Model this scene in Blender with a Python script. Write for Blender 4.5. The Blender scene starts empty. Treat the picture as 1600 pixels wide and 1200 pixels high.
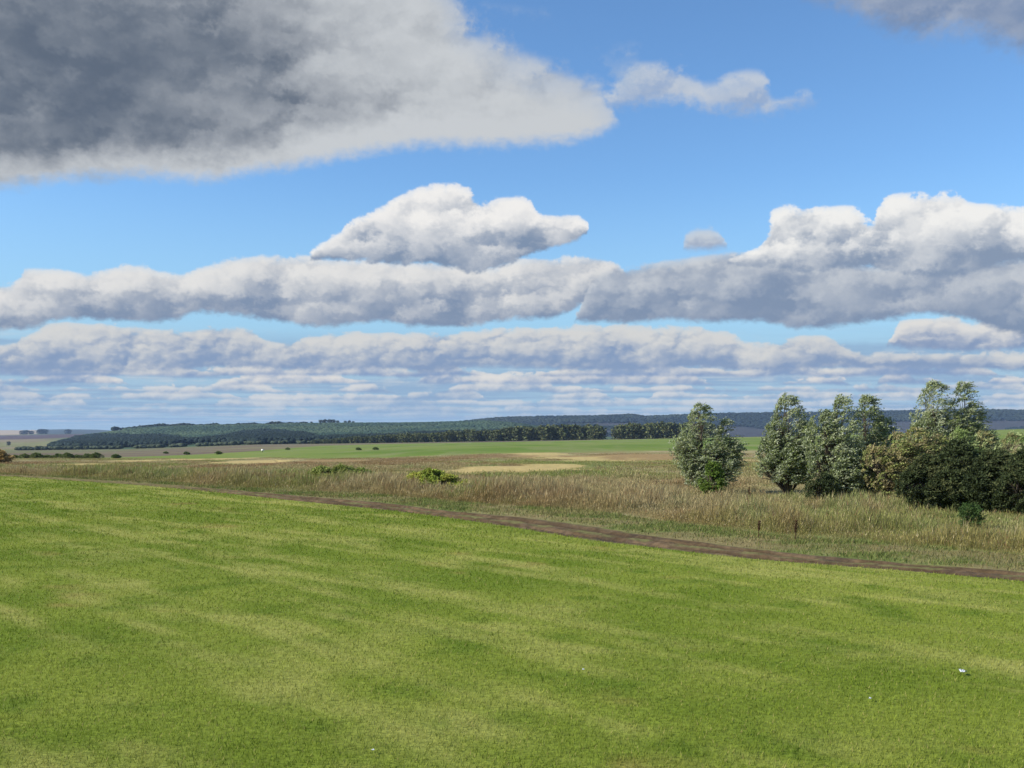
import bpy, math, random
import numpy as np
from mathutils import Vector
R = math.radians
rng = np.random.default_rng(11)
random.seed(11)
sc = bpy.context.scene
col = sc.collection

# ------------------------------------------------------------------ camera, light, exposure
CAM_H, F, HOR, W0, H0 = 3.5, 1550.0, 673.0, 1600.0, 1200.0
PITCH = math.atan((HOR - H0 / 2) / F)
cd = bpy.data.cameras.new('camera'); cam = bpy.data.objects.new('camera', cd); col.objects.link(cam)
cam.location = (0, 0, CAM_H); cam.rotation_euler = (R(90) + PITCH, 0, 0)
cd.sensor_width = 36; cd.lens = F / W0 * 36; cd.clip_start = 0.1; cd.clip_end = 40000
sc.camera = cam
EXPO = 0.65
SUN_EL, SUN_AZ = 33.0, -102.0
sc.view_settings.view_transform = 'Standard'; sc.view_settings.look = 'None'
sc.view_settings.exposure = EXPO; sc.view_settings.gamma = 1; sc.view_settings.use_curve_mapping = False
sd = bpy.data.lights.new('sun', 'SUN'); sd.energy = 4.6; sd.angle = R(0.5); sd.color = (1, .93, .82)
so = bpy.data.objects.new('sun', sd); col.objects.link(so)
S = Vector((math.sin(R(SUN_AZ)) * math.cos(R(SUN_EL)), math.cos(R(SUN_AZ)) * math.cos(R(SUN_EL)), math.sin(R(SUN_EL))))
so.rotation_euler = S.to_track_quat('Z', 'Y').to_euler()
cy = sc.cycles
cy.max_bounces = 4; cy.diffuse_bounces = 2; cy.glossy_bounces = 1; cy.transmission_bounces = 2
cy.transparent_max_bounces = 8; cy.volume_bounces = 0; cy.caustics_reflective = False; cy.caustics_refractive = False
cy.sample_clamp_indirect = 3
cy.use_denoising = True

# ------------------------------------------------------------------ pixel <-> direction helpers
def dirpx(px, py):
    u = (px - W0 / 2) / F; v = (H0 / 2 - py) / F
    c, s = math.cos(PITCH), math.sin(PITCH)
    return u, c - v * s, s + v * c          # x, y, z (unnormalised)
def azel(px, py):
    x, y, z = dirpx(px, py)
    return math.degrees(math.atan2(x, y)), math.degrees(math.atan2(z, math.hypot(x, y)))
def zat(py, Y):                              # height of a point seen at row py at distance Y
    _, y, z = dirpx(800, py)
    return CAM_H + z / y * Y
def lin(r, g, b):
    f = lambda c: (c / 255 / 12.92) if c / 255 <= .04045 else ((c / 255 + .055) / 1.055) ** 2.4
    return (f(r), f(g), f(b))

# ------------------------------------------------------------------ node helper
class E:
    """an expression in a node tree"""
    def __init__(s, T, k): s.T, s.k = T, k
    def _m(s, op, *a, clamp=False):
        n = s.T.nodes.new('ShaderNodeMath'); n.operation = op; n.use_clamp = clamp
        for i, v in enumerate((s,) + a):
            if isinstance(v, E): s.T.links.new(v.k, n.inputs[i])
            else: n.inputs[i].default_value = v
        return E(s.T, n.outputs[0])
    def __add__(s, o): return s._m('ADD', o)
    __radd__ = __add__
    def __sub__(s, o): return s._m('SUBTRACT', o)
    def __rsub__(s, o): return (s * -1.0) + o
    def __mul__(s, o): return s._m('MULTIPLY', o)
    __rmul__ = __mul__
    def __truediv__(s, o): return s._m('DIVIDE', o)
    def min(s, o): return s._m('MINIMUM', o)
    def max(s, o): return s._m('MAXIMUM', o)
    def clamp(s): return s._m('ADD', 0.0, clamp=True)
    def step(s, a, b):                       # smoothstep a..b
        n = s.T.nodes.new('ShaderNodeMapRange'); n.interpolation_type = 'SMOOTHSTEP'
        s.T.links.new(s.k, n.inputs[0]); n.inputs[1].default_value = a; n.inputs[2].default_value = b
        return E(s.T, n.outputs[0])
def lk(T, v, sock):
    if isinstance(v, E): T.links.new(v.k, sock)
    elif isinstance(v, (tuple, list)) and len(v) == 3 and sock.type == 'RGBA': sock.default_value = (*v, 1)
    else: sock.default_value = v
def comb(T, x, y, z=0.0):
    n = T.nodes.new('ShaderNodeCombineXYZ')
    for i, v in enumerate((x, y, z)): lk(T, v, n.inputs[i])
    return E(T, n.outputs[0])
def sep(T, v):
    n = T.nodes.new('ShaderNodeSeparateXYZ'); T.links.new(v.k, n.inputs[0])
    return [E(T, o) for o in n.outputs]
def noise(T, vec, scale, detail=3, rough=.55, dim='3D', dist=0.0, color=False):
    n = T.nodes.new('ShaderNodeTexNoise'); n.noise_dimensions = dim
    T.links.new(vec.k, n.inputs['Vector']); n.inputs['Scale'].default_value = scale
    n.inputs['Detail'].default_value = detail; n.inputs['Roughness'].default_value = rough
    n.inputs['Distortion'].default_value = dist
    return E(T, n.outputs[1 if color else 0])
def mixc(T, f, a, b, mode='MIX'):
    n = T.nodes.new('ShaderNodeMix'); n.data_type = 'RGBA'; n.blend_type = mode
    lk(T, f, n.inputs[0]); lk(T, a, n.inputs[6]); lk(T, b, n.inputs[7])
    return E(T, n.outputs[2])

# ------------------------------------------------------------------ sky: world shader
world = bpy.data.worlds.new('World'); sc.world = world; world.use_nodes = True
T = world.node_tree
for n in list(T.nodes): T.nodes.remove(n)
out = T.nodes.new('ShaderNodeOutputWorld'); bg = T.nodes.new('ShaderNodeBackground')
T.links.new(bg.outputs[0], out.inputs[0])
WS = 0.1
bg.inputs[1].default_value = WS
sky = T.nodes.new('ShaderNodeTexSky'); sky.sky_type = 'NISHITA'; sky.sun_disc = False
sky.sun_elevation = R(SUN_EL); sky.sun_rotation = R(SUN_AZ % 360)
sky.air_density = 1.0; sky.dust_density = 0.3; sky.ozone_density = 1.6; sky.altitude = 100
gen = T.nodes.new('ShaderNodeTexCoord')
D = E(T, gen.outputs['Generated'])
dx, dy, dz = sep(T, D)
az = dx._m('ARCTAN2', dy) * (180 / math.pi)
el = dz._m('ARCSINE') * (180 / math.pi)
skyc = mixc(T, 1.0, E(T, sky.outputs[0]), (.70, .96, 1.18), 'MULTIPLY')
# shared warp / relief fields, in degrees of direction
A = comb(T, az, el * 1.25)
wn = noise(T, A, .22, 6, .6, '2D', color=True)
wr, wg, wb = sep(T, wn)
wr, wg = wr - .5, wg - .5
fine = noise(T, A, 1.5, 5, .62, '2D', color=True)
fr, fg, fb = sep(T, fine)
fr, fg = fr - .5, fg - .5
def billow(sc_, ox, oy, wx):
    n = T.nodes.new('ShaderNodeTexVoronoi'); n.voronoi_dimensions = '2D'; n.feature = 'SMOOTH_F1'
    v = comb(T, (az + fr * wx * 1.6 + ox) * .72, el * 1.3 + fg * wx * 1.6 + oy)
    T.links.new(v.k, n.inputs['Vector']); n.inputs['Scale'].default_value = sc_
    n.inputs['Detail'].default_value = 1.6; n.inputs['Roughness'].default_value = .5
    n.inputs['Smoothness'].default_value = .8
    d = E(T, n.outputs['Distance'])
    return 1.0 - d * d * 1.6
bigA = billow(.42, 0, 0, 1.0); bigB = billow(.42, -.55, .55, 1.0)
smA = billow(1.0, 7, 3, .5); smB = billow(1.0, 6.8, 3.2, .5)
bigR = bigA - bigB; smR = smA - smB
wide = noise(T, comb(T, az * .6 + 3, el * 1.5), .14, 3, .45, '2D', dist=.4)
def curve(pts, default):
    """pts: (px, py) -> elevation as a function of azimuth, float curve node"""
    n = T.nodes.new('ShaderNodeFloatCurve')
    u = (az_w + 34) / 68
    T.links.new(u.k, n.inputs['Value'])
    c = n.mapping.curves[0]
    P = []
    for px, py in pts:
        a_, e_ = azel(px, py); P.append(((a_ + 34) / 68, (e_ + 5) / 45))
    P.sort()
    while len(c.points) > 2: c.points.remove(c.points[1])
    c.points[0].location = P[0]; c.points[1].location = P[-1]
    for p in P[1:-1]: c.points.new(*p)
    n.mapping.extend = 'HORIZONTAL'
    for p in c.points: p.handle_type = 'AUTO_CLAMPED'
    n.mapping.update()
    return E(T, n.outputs[0]) * 45 - 5
az_w = az + wr * 1.0 + fr * .5
state = {'c': None}
def pc(*c): return tuple(v / 2 ** EXPO / WS for v in lin(*c))
def layer(top, bot, lit, shade, amp=.6, ampb=.25, soft=.25, small=False, hk=1.0, rel=.3, bias=0.0, opac=1.0, softb=None, extra=None, lump=.14, f0=-.15, f1=1.15, gb=.45, lowk=.9, off=.22, offb=.22, fk=1.0):
    b = smA if small else bigA; r = smR if small else bigR
    Tt, Bt = curve(top, 0), curve(bot, 0)
    n_ = fg if small else (fg * .7 + wg * .3)
    dt = Tt - el + ((b - .38) * gb + n_ * .9) * amp + off
    db = el - Bt + (fb - .5) * ampb * 2.0 + wg * ampb + offb
    a = (dt / soft).min(db / (softb or soft * 1.5)).min((Tt - Bt) / .3 + .2).step(0, 1)
    if opac < 1: a = a * opac
    h = ((el - Bt) / (Tt - Bt).max(.3)).min(1.15).max(-.2)
    f = h * hk + (b - .5) * lump + r * rel + fg * (.22 * fk) + fr * (.15 * fk) + (wb - .5) * (lowk) + (bias + .07)
    if extra: f = f + extra + (el - Bt + wg * 1.2 + fb * .8).step(3.0, .8) * .6
    f = f.step(f0, f1)
    edge = (dt / (soft * 2.2)).step(0, 1)            # thin rims let the sky through
    cc = mixc(T, f, pc(*shade), pc(*lit))
    state['c'] = mixc(T, a * (edge * .3 + .7), state['c'], cc)
# low-elevation air: lifts the blue near the horizon to the pale cyan of the photo
lowf = (el * -1.0).step(-15, -3)
skyc = mixc(T, lowf * .8, skyc, pc(160, 203, 230))
lowf2 = (el * -1.0).step(-6.5, -3.0)
skyc = mixc(T, lowf2 * .85, skyc, pc(164, 194, 216))
state['c'] = skyc
# far stratocumulus deck, seen edge-on: drawn on a horizontal plane so that it packs towards the horizon
inv = (dz.max(0.0) + .02)._m('POWER', -1.0)
PL = comb(T, dx * inv * .5, dy * inv * 1.0)
d1 = noise(T, PL, .55, 6, .58, '2D', color=True)
d1r, d1g, d1b = sep(T, d1)
deckm = (el * -1.0).step(-5.9, -4.4) * (el).step(-.2, .7)
state['c'] = mixc(T, (d1r + fg * .1).step(.36, .62) * deckm * .6, state['c'], pc(134, 162, 197))
state['c'] = mixc(T, (d1g + (smA - .5) * .12).step(.46, .74) * deckm * .6, state['c'], pc(206, 212, 217))
# rows of small far cumulus
def row(y0, th, seed, lit, shade, amp, opac, gap=.15, bias=0.0):
    r_ = random.Random(seed); top, bot = [], []
    x = -150
    while x < 1760:
        t = th * (.35 + r_.random() * .8)
        if r_.random() < gap: t = -5
        top.append((x, y0 - t)); bot.append((x, y0 + r_.uniform(-2.5, 2.5))); x += r_.uniform(30, 120)
    layer(top, bot, lit, shade, amp=amp, ampb=.1, soft=.16, small=True, opac=opac, rel=.25, lump=.12, bias=bias, gb=.6, lowk=1.9, off=.1, offb=.1)
row(652, 8, 1, (200, 210, 218), (152, 178, 205), .2, .8, .08)
row(644, 10, 21, (206, 213, 218), (148, 174, 203), .22, .85, .08)
row(635, 12, 2, (212, 216, 218), (146, 172, 202), .25, .9, .1)
row(625, 15, 5, (220, 220, 218), (142, 168, 199), .3, .9, .1)
row(613, 18, 12, (222, 221, 218), (140, 165, 197), .3, .95, .12)
row(600, 21, 3, (226, 223, 218), (136, 161, 195), .35, 1.0, .2)
row(588, 26, 9, (224, 222, 217), (134, 158, 193), .4, 1.0, .05, -.04)
# nearer rows, outlines read off the real clouds
layer([(-100, 545), (0, 545), (50, 522), (100, 506), (180, 512), (270, 520), (330, 515), (390, 520), (430, 540), (480, 528), (560, 522), (650, 524), (750, 519), (850, 514), (950, 512), (1050, 514), (1130, 520), (1190, 541), (1245, 529), (1295, 528), (1325, 546), (1400, 556), (1600, 552), (1700, 550)],
      [(-100, 575), (0, 577), (200, 580), (380, 572), (500, 577), (600, 574), (680, 579), (750, 570), (850, 574), (1000, 578), (1080, 573), (1200, 578), (1300, 573), (1600, 576), (1700, 576)],
      (214, 214, 212), (134, 156, 188), amp=.4, ampb=.2, soft=.22, small=True, bias=-.05, lowk=1.7)
layer([(-100, 580), (1340, 560), (1385, 540), (1400, 512), (1425, 501), (1480, 498), (1525, 511), (1560, 502), (1600, 499), (1700, 500)],
      [(-100, 500), (1340, 535), (1385, 538), (1400, 540), (1480, 545), (1560, 543), (1600, 540), (1700, 540)],
      (224, 222, 218), (134, 154, 186), amp=.4, ampb=.2, soft=.2, small=True)
layer([(-100, 440), (0, 447), (30, 442), (42, 424), (85, 425), (130, 429), (180, 422), (215, 419), (250, 424), (282, 427), (330, 415), (400, 405), (450, 404), (520, 408), (600, 412), (700, 415), (760, 424), (810, 410), (870, 405), (945, 405), (968, 416), (985, 450), (1010, 520), (1700, 520)],
      [(-100, 512), (0, 514), (50, 512), (95, 497), (150, 496), (200, 501), (270, 499), (310, 487), (380, 491), (410, 497), (450, 503), (500, 509), (600, 501), (650, 508), (720, 509), (800, 497), (850, 496), (880, 486), (915, 468), (950, 445), (985, 430), (1010, 420), (1700, 420)],
      (228, 227, 225), (128, 146, 172), amp=.5, ampb=.25, soft=.25)
layer([(-100, 600), (860, 560), (893, 505), (915, 462), (940, 432), (960, 425), (1000, 418), (1040, 412), (1090, 405), (1140, 396), (1200, 395), (1300, 408), (1400, 412), (1500, 405), (1600, 400), (1700, 395)],
      [(-100, 480), (880, 500), (896, 500), (950, 502), (1000, 502), (1050, 498), (1100, 502), (1200, 501), (1250, 511), (1300, 509), (1350, 503), (1400, 498), (1450, 490), (1500, 496), (1600, 520), (1700, 520)],
      (204, 208, 213), (128, 146, 172), amp=.45, ampb=.25, soft=.28, hk=.85, bias=-.12)
layer([(-100, 600), (1040, 440), (1062, 400), (1072, 372), (1100, 358), (1128, 364), (1138, 392), (1160, 430), (1700, 500)],
      [(-100, 300), (1040, 380), (1062, 388), (1100, 390), (1138, 385), (1160, 380), (1700, 380)],
      (200, 208, 217), (150, 166, 192), amp=.35, ampb=.2, soft=.35, small=True)
layer([(-100, 500), (1110, 440), (1135, 408), (1180, 386), (1198, 365), (1206, 336), (1240, 325), (1290, 326), (1342, 332), (1362, 347), (1374, 322), (1392, 307), (1430, 308), (1490, 305), (1522, 319), (1560, 321), (1600, 326), (1700, 330)],
      [(-100, 400), (1110, 402), (1135, 410), (1200, 416), (1250, 421), (1300, 419), (1350, 415), (1400, 421), (1440, 431), (1500, 429), (1560, 410), (1600, 408), (1700, 400)],
      (242, 241, 238), (134, 151, 175), amp=.6, ampb=.3, soft=.22, hk=1.15, bias=.02)
layer([(-100, 500), (460, 450), (485, 402), (520, 371), (550, 345), (600, 325), (638, 300), (690, 294), (732, 300), (760, 318), (778, 308), (822, 312), (845, 336), (880, 334), (912, 348), (925, 372), (950, 420), (1700, 500)],
      [(-100, 400), (460, 398), (485, 403), (560, 406), (620, 411), (660, 409), (700, 416), (740, 423), (780, 416), (820, 398), (850, 388), (880, 380), (912, 366), (925, 360), (950, 360), (1700, 360)],
      (242, 240, 237), (126, 145, 171), amp=.6, ampb=.3, soft=.22, hk=1.1)
# the wide dark cloud overhead on the left, its bright end, the puffs right of it and the cloud in the corner
layer([(-300, -260), (600, -200), (680, -60), (740, 20), (800, 58), (850, 80), (900, 98), (940, 118), (965, 160), (985, 240), (1100, 400), (1700, 400)],
      [(-300, 300), (0, 299), (60, 292), (150, 285), (210, 282), (270, 286), (330, 288), (400, 275), (460, 266), (520, 256), (600, 240), (660, 233), (760, 234), (850, 230), (930, 218), (965, 196), (985, 150), (1100, 100), (1700, 100)],
      (200, 204, 208), (94, 106, 123), amp=1.7, ampb=.38, soft=1.6, softb=1.1, hk=0.0, fk=.3, rel=.12, lump=.07, f0=-.1, f1=1.05, gb=.3, lowk=.35,
      extra=((az + el * .4 - 8.5 + wr * 7).step(-23, -1) * .68 + (wide - .5) * .6 + .10))
layer([(-100, 300), (905, 220), (930, 150), (960, 138), (990, 104), (1040, 93), (1082, 108), (1105, 122), (1150, 109), (1192, 116), (1215, 148), (1250, 140), (1280, 152), (1305, 200), (1700, 300)],
      [(-100, 60), (905, 150), (930, 170), (960, 176), (1000, 172), (1050, 166), (1100, 176), (1150, 181), (1205, 182), (1250, 170), (1280, 165), (1305, 140), (1700, 100)],
      (206, 210, 214), (156, 174, 202), amp=1.0, ampb=.6, soft=.8, hk=.8, bias=.15, opac=.9)
layer([(-100, 60), (1180, 60), (1230, -20), (1280, -160), (1700, -220)],
      [(-100, -60), (1180, -60), (1240, -15), (1290, 20), (1340, 35), (1400, 62), (1450, 72), (1500, 66), (1560, 82), (1600, 100), (1700, 110)],
      (172, 180, 194), (122, 140, 170), amp=.8, ampb=.7, soft=1.2, hk=.3, bias=.2, opac=.92)
layer([(-100, 300), (700, 60), (740, 0), (800, -20), (880, 10), (930, 62), (985, 52), (1010, 90), (1040, 200), (1700, 300)],
      [(-100, -60), (700, 20), (740, 34), (800, 40), (880, 62), (930, 108), (960, 150), (985, 178), (1010, 150), (1040, 120), (1700, 100)],
      (190, 201, 214), (150, 174, 206), amp=2.2, ampb=1.2, soft=2.6, softb=2.2, hk=.5, bias=.1, opac=.75, off=-.5, offb=-.3)
T.links.new(state['c'].k, bg.inputs[0])
world.cycles.sampling_method = 'MANUAL'; world.cycles.sample_map_resolution = 512

# ------------------------------------------------------------------ numpy noise
_perm = rng.permutation(4096); _val = rng.random(4096)
def vnoise(x, y, seed=0):
    xi, yi = np.floor(x).astype(np.int64), np.floor(y).astype(np.int64)
    fx, fy = x - xi, y - yi
    fx, fy = fx * fx * (3 - 2 * fx), fy * fy * (3 - 2 * fy)
    h = lambda a, b: _val[_perm[(_perm[(a + seed * 131) & 4095] + b) & 4095]]
    return (h(xi, yi) * (1 - fx) + h(xi + 1, yi) * fx) * (1 - fy) + (h(xi, yi + 1) * (1 - fx) + h(xi + 1, yi + 1) * fx) * fy
def fbm(x, y, seed=0, o=4, g=.5):
    s = 0; a = 1; t = 0
    for i in range(o):
        s = s + a * vnoise(x, y, seed + i * 7); t += a; a *= g; x = x * 2.03 + 3.1; y = y * 2.03 + 1.7
    return s / t
sst = lambda a, b, x: (lambda t: t * t * (3 - 2 * t))(np.clip((x - a) / (b - a), 0, 1))

# ------------------------------------------------------------------ object helpers
def tag(o, label=None, cat=None, group=None, kind=None):
    if label: o['label'] = label
    if cat: o['category'] = cat
    if group: o['group'] = group
    if kind: o['kind'] = kind
    return o
def mesh(name, V, Fc, mat, parent=None, colr=None, smooth=False, loc=None):
    """V (n,3); Fc (m,k) faces all of one size; colr (n,3) per-vertex colour attribute"""
    V = np.asarray(V, np.float32); Fc = np.asarray(Fc, np.int32)
    me = bpy.data.meshes.new(name)
    me.vertices.add(len(V)); me.vertices.foreach_set('co', V.ravel())
    k = Fc.shape[1]
    me.loops.add(Fc.size); me.loops.foreach_set('vertex_index', Fc.ravel())
    me.polygons.add(len(Fc)); me.polygons.foreach_set('loop_start', np.arange(len(Fc), dtype=np.int32) * k)
    me.update(calc_edges=True)
    if smooth: me.polygons.foreach_set('use_smooth', np.ones(len(Fc), bool))
    if colr is not None:
        at = me.attributes.new('tint', 'FLOAT_COLOR', 'POINT')
        c4 = np.ones((len(V), 4), np.float32); c4[:, :3] = colr
        at.data.foreach_set('color', c4.ravel())
    me.materials.append(mat)
    o = bpy.data.objects.new(name, me); col.objects.link(o)
    if parent: o.parent = parent
    if loc is not None: o.location = loc
    return o
def empty(name, loc=(0, 0, 0)):
    o = bpy.data.objects.new(name, None); col.objects.link(o); o.location = loc; o.empty_display_size = .2
    return o
def grid_faces(nr, nc):
    i = np.arange(nr - 1)[:, None] * nc + np.arange(nc - 1)[None]
    return np.stack([i, i + 1, i + 1 + nc, i + nc], -1).reshape(-1, 4)
def dup(root, name=None):
    r = root.copy(); col.objects.link(r)
    for ch in root.children:
        c = ch.copy(); col.objects.link(c); c.parent = r
    return r

# ------------------------------------------------------------------ materials
def newmat(name):
    m = bpy.data.materials.new(name); m.use_nodes = True
    T = m.node_tree; b = T.nodes['Principled BSDF']
    b.inputs['Roughness'].default_value = .9; b.inputs['Specular IOR Level'].default_value = .06
    return m, T, b
def attr(T):
    n = T.nodes.new('ShaderNodeAttribute'); n.attribute_name = 'tint'; return E(T, n.outputs['Color'])
def pos(T): return E(T, T.nodes.new('ShaderNodeNewGeometry').outputs['Position'])
def bump(T, b, h, strength, dist):
    n = T.nodes.new('ShaderNodeBump'); n.inputs['Strength'].default_value = strength; n.inputs['Distance'].default_value = dist
    T.links.new(h.k, n.inputs['Height']); T.links.new(n.outputs[0], b.inputs['Normal'])
def tint_mat(name, nscale, lo=.72, hi=1.28, detail=5, bumpd=0.0, trans=0.0, rough=.9):
    """surface whose colour is the 'tint' attribute broken up by noise"""
    m, T, b = newmat(name)
    n = noise(T, pos(T), nscale, detail, .65)
    v = n * ((hi - lo) / .5) + (lo - (hi - lo) * .5)
    c = mixc(T, 1.0, attr(T), comb(T, v, v, v), 'MULTIPLY')
    T.links.new(c.k, b.inputs['Base Color']); b.inputs['Roughness'].default_value = rough
    if bumpd: bump(T, b, n, .9, bumpd)
    if trans:
        t = T.nodes.new('ShaderNodeBsdfTranslucent'); T.links.new(c.k, t.inputs[0])
        mx = T.nodes.new('ShaderNodeMixShader'); mx.inputs[0].default_value = trans
        T.links.new(b.outputs[0], mx.inputs[1]); T.links.new(t.outputs[0], mx.inputs[2])
        T.links.new(mx.outputs[0], T.nodes['Material Output'].inputs[0])
    return m
M_lawn = tint_mat('lawn_turf', 9, .6, 1.35, 6, .03)
M_blade = tint_mat('grass_blade', 3, .85, 1.15, 2, 0, .35, .8)
M_dirt = tint_mat('track_dirt', 5, .6, 1.4, 7, .05)
M_meadow = tint_mat('meadow_soil', 1.5, .7, 1.3, 6, .1)
M_field = tint_mat('field_crop', .15, .85, 1.15, 6, .1)
M_hill = tint_mat('hill_ground', .02, .8, 1.2, 6, 1.0)
M_leaf, T_, b_ = newmat('willow_leaf')
geo = T_.nodes.new('ShaderNodeNewGeometry')
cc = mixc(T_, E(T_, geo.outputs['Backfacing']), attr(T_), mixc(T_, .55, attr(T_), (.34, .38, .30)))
T_.links.new(cc.k, b_.inputs['Base Color']); b_.inputs['Roughness'].default_value = .45; b_.inputs['Specular IOR Level'].default_value = .4
tr_ = T_.nodes.new('ShaderNodeBsdfTranslucent'); T_.links.new(cc.k, tr_.inputs[0])
mx_ = T_.nodes.new('ShaderNodeMixShader'); mx_.inputs[0].default_value = .25
T_.links.new(b_.outputs[0], mx_.inputs[1]); T_.links.new(tr_.outputs[0], mx_.inputs[2]); T_.links.new(mx_.outputs[0], T_.nodes['Material Output'].inputs[0])
M_foliage = tint_mat('foliage', 1.2, .75, 1.25, 3, 0, .25, .7)
M_far = tint_mat('far_foliage', .12, .75, 1.25, 4, 0, 0, .9)
M_bark, T_, b_ = newmat('bark')
nb = noise(T_, pos(T_), 14, 5, .7)
T_.links.new(mixc(T_, nb, (.05, .04, .03), (.17, .14, .11)).k, b_.inputs['Base Color']); bump(T_, b_, nb, .8, .02)
M_dark, T_, b_ = newmat('dark_dry_stalk')
T_.links.new(mixc(T_, noise(T_, pos(T_), 30, 3), (.03, .018, .012), (.09, .05, .03)).k, b_.inputs['Base Color'])
M_paper, T_, b_ = newmat('white_paper')
T_.links.new(mixc(T_, noise(T_, pos(T_), 40, 3), (.62, .64, .66), (.42, .48, .58)).k, b_.inputs['Base Color'])
M_board, T_, b_ = newmat('painted_board')
T_.links.new(mixc(T_, noise(T_, pos(T_), 2, 3), (.82, .82, .8), (.7, .7, .68)).k, b_.inputs['Base Color'])

# ------------------------------------------------------------------ terrain heights
PXC = np.array([-500, 0, 60, 100, 150, 180, 230, 280, 330, 400, 480, 540, 620, 700, 760, 800, 850, 900, 950, 985, 1010, 1060, 1150, 1200, 1340, 1420, 1500, 1600, 2100], float)
def cur(xs, ys): return np.interp(PXC, xs, ys)
X9 = [0, 200, 400, 600, 800, 1000, 1200, 1400, 1600]
SURF = [(20, None), (60, None), (110, None),
    (230, cur(X9, [717, 717, 716, 713, 709, 707, 706, 702, 692])),
    (500, cur(X9, [710, 710, 703, 699, 696, 693, 691, 686, 678])),
    (900, cur(X9, [706.5, 705, 697, 693.7, 690, 686, 682, 677, 670])),
    (1250, cur(X9, [704, 701.5, 694.3, 691.5, 688.5, 685.8, 689, 688, 688])),
    (1900, cur([0, 60, 130, 200, 400, 600, 800, 900, 1000, 2100], [700, 699, 694, 688, 681, 679, 680, 686, 692, 694])),
    (2600, cur([0, 60, 100, 150, 180, 230, 280, 330, 400, 480, 540, 620, 700, 760, 800, 850, 900, 1000, 2100], [694, 692, 687, 677, 672.8, 669.5, 667, 666, 665.5, 663.5, 662.5, 662, 660.5, 659, 662, 669, 677, 688, 692])),
    (3300, cur([0, 100, 200, 300, 700, 1000, 1200, 2100], [688, 684, 681, 681, 680, 683, 684, 684])),
    (3900, cur([0, 100, 200, 400, 700, 760, 800, 1000, 1200, 1600], [684, 681.5, 679, 681, 672, 668, 667, 670, 671, 668])),
    (4500, cur([0, 100, 200, 400, 600, 700, 740, 780, 850, 950, 985, 1010, 1060, 1150, 1200, 1340, 1420, 1500, 1600, 2100], [682, 679, 677.5, 680, 676, 663, 658.5, 655, 653, 652, 650, 653, 650.5, 648.5, 647.5, 645.5, 643.5, 642.5, 643.5, 646])),
    (5600, cur([0, 45, 200, 400, 2100], [678.5, 678, 677.5, 690, 690])),
    (7500, cur([0, 60, 100, 150, 190, 230, 2100], [672.3, 671.8, 671, 671.2, 673.5, 676, 680])),
    (9000, cur([0, 2100], [676, 680]))]
SY = np.array([s[0] for s in SURF], float)
SZ = []
for Y_, c_ in SURF:
    if c_ is None: SZ.append(np.full(len(PXC), {20: 0, 60: 0, 110: -.3}[Y_]))
    else: SZ.append(np.array([zat(p, Y_) for p in c_]))
SZ = np.array(SZ)                       # (nY, nPX)
def hz(px, Y):
    """terrain height; px = bearing expressed as photo column, Y = distance ahead"""
    px, Y = np.broadcast_arrays(np.asarray(px, float), np.asarray(Y, float))
    i = np.clip(np.searchsorted(PXC, px) - 1, 0, len(PXC) - 2)
    t = np.clip((px - PXC[i]) / (PXC[i + 1] - PXC[i]), 0, 1)
    j = np.clip(np.searchsorted(SY, Y) - 1, 0, len(SY) - 2)
    s = np.clip((Y - SY[j]) / (SY[j + 1] - SY[j]), 0, 1)
    far = SY[j] >= 1250
    s = np.where(far, s * s * (3 - 2 * s) * .6 + s * .4, s)
    z = (SZ[j, i] * (1 - t) + SZ[j, i + 1] * t) * (1 - s) + (SZ[j + 1, i] * (1 - t) + SZ[j + 1, i + 1] * t) * s
    X = (px - 800) / F * Y
    return z + (fbm(X / 9, Y / 9, 3) - .5) * .10 * sst(20, 60, Y) + (fbm(X / 30, Y / 22, 5) - .5) * 1.0 * sst(55, 130, Y) * (1 - sst(200, 260, Y)) + (fbm(X / 160, Y / 160, 9) - .5) * 6 * sst(1500, 2500, Y)
def hxy(X, Y):
    Y = np.maximum(np.asarray(Y, float), 1.0)
    return hz(np.clip(np.asarray(X, float) / Y * F + 800, -500, 2100), Y)
_Yq = np.concatenate([np.arange(20, 300, 1.), np.arange(300, 3000, 6.)])
def Yof(px, py):
    """distance at which the terrain shows at row py"""
    z = hz(px, _Yq) if np.isscalar(px) else None
    _, yy, zz = dirpx(800, py)
    d = z - (CAM_H + zz / yy * _Yq)         # > 0 : terrain above the sight line
    k = np.argmax(d > 0)
    return _Yq[k] if d[k] > 0 else _Yq[-1]
def line(xs, ys, flat=False, px=None):
    px = PXG if px is None else px
    py = np.interp(px, xs, ys)
    if flat: return np.array([zat_inv(p) for p in py])
    return np.array([Yof(float(a), b) for a, b in zip(px, py)])
def zat_inv(py):
    _, y, z = dirpx(800, py); return -CAM_H * y / z
PXG = np.arange(-500, 2101, 8.)
LX = [-500, 0, 200, 400, 600, 700, 800, 925, 1000, 1100, 1200, 1300, 1400, 1600, 2100]
L1 = line(LX, [716, 741, 756, 776, 796, 809, 824, 845, 853, 866, 876, 884, 891, 909, 968], True)
L2 = line(LX, [714.5, 738.6, 751.2, 769, 785, 798.5, 807, 822, 836, 848, 861, 870.5, 879.5, 894, 946], True)
L3 = line(LX, [714, 737.2, 748, 764, 773, 783, 790, 798, 810, 822, 836, 843, 850, 868, 918], True)
def smooth(a, k=5):
    p = np.pad(a, k, mode='reflect', reflect_type='odd'); return np.convolve(p, np.ones(2 * k + 1) / (2 * k + 1), 'valid')
L1, L2, L3 = smooth(L1), smooth(L2), smooth(L3)
L4 = line([-500, 0, 200, 300, 400, 500, 600, 700, 800, 900, 1000, 1200, 1400, 1600, 2100], [718, 716, 716.5, 717, 715, 716.5, 715.5, 711, 707.5, 706, 704, 704, 700, 691, 690])
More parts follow.
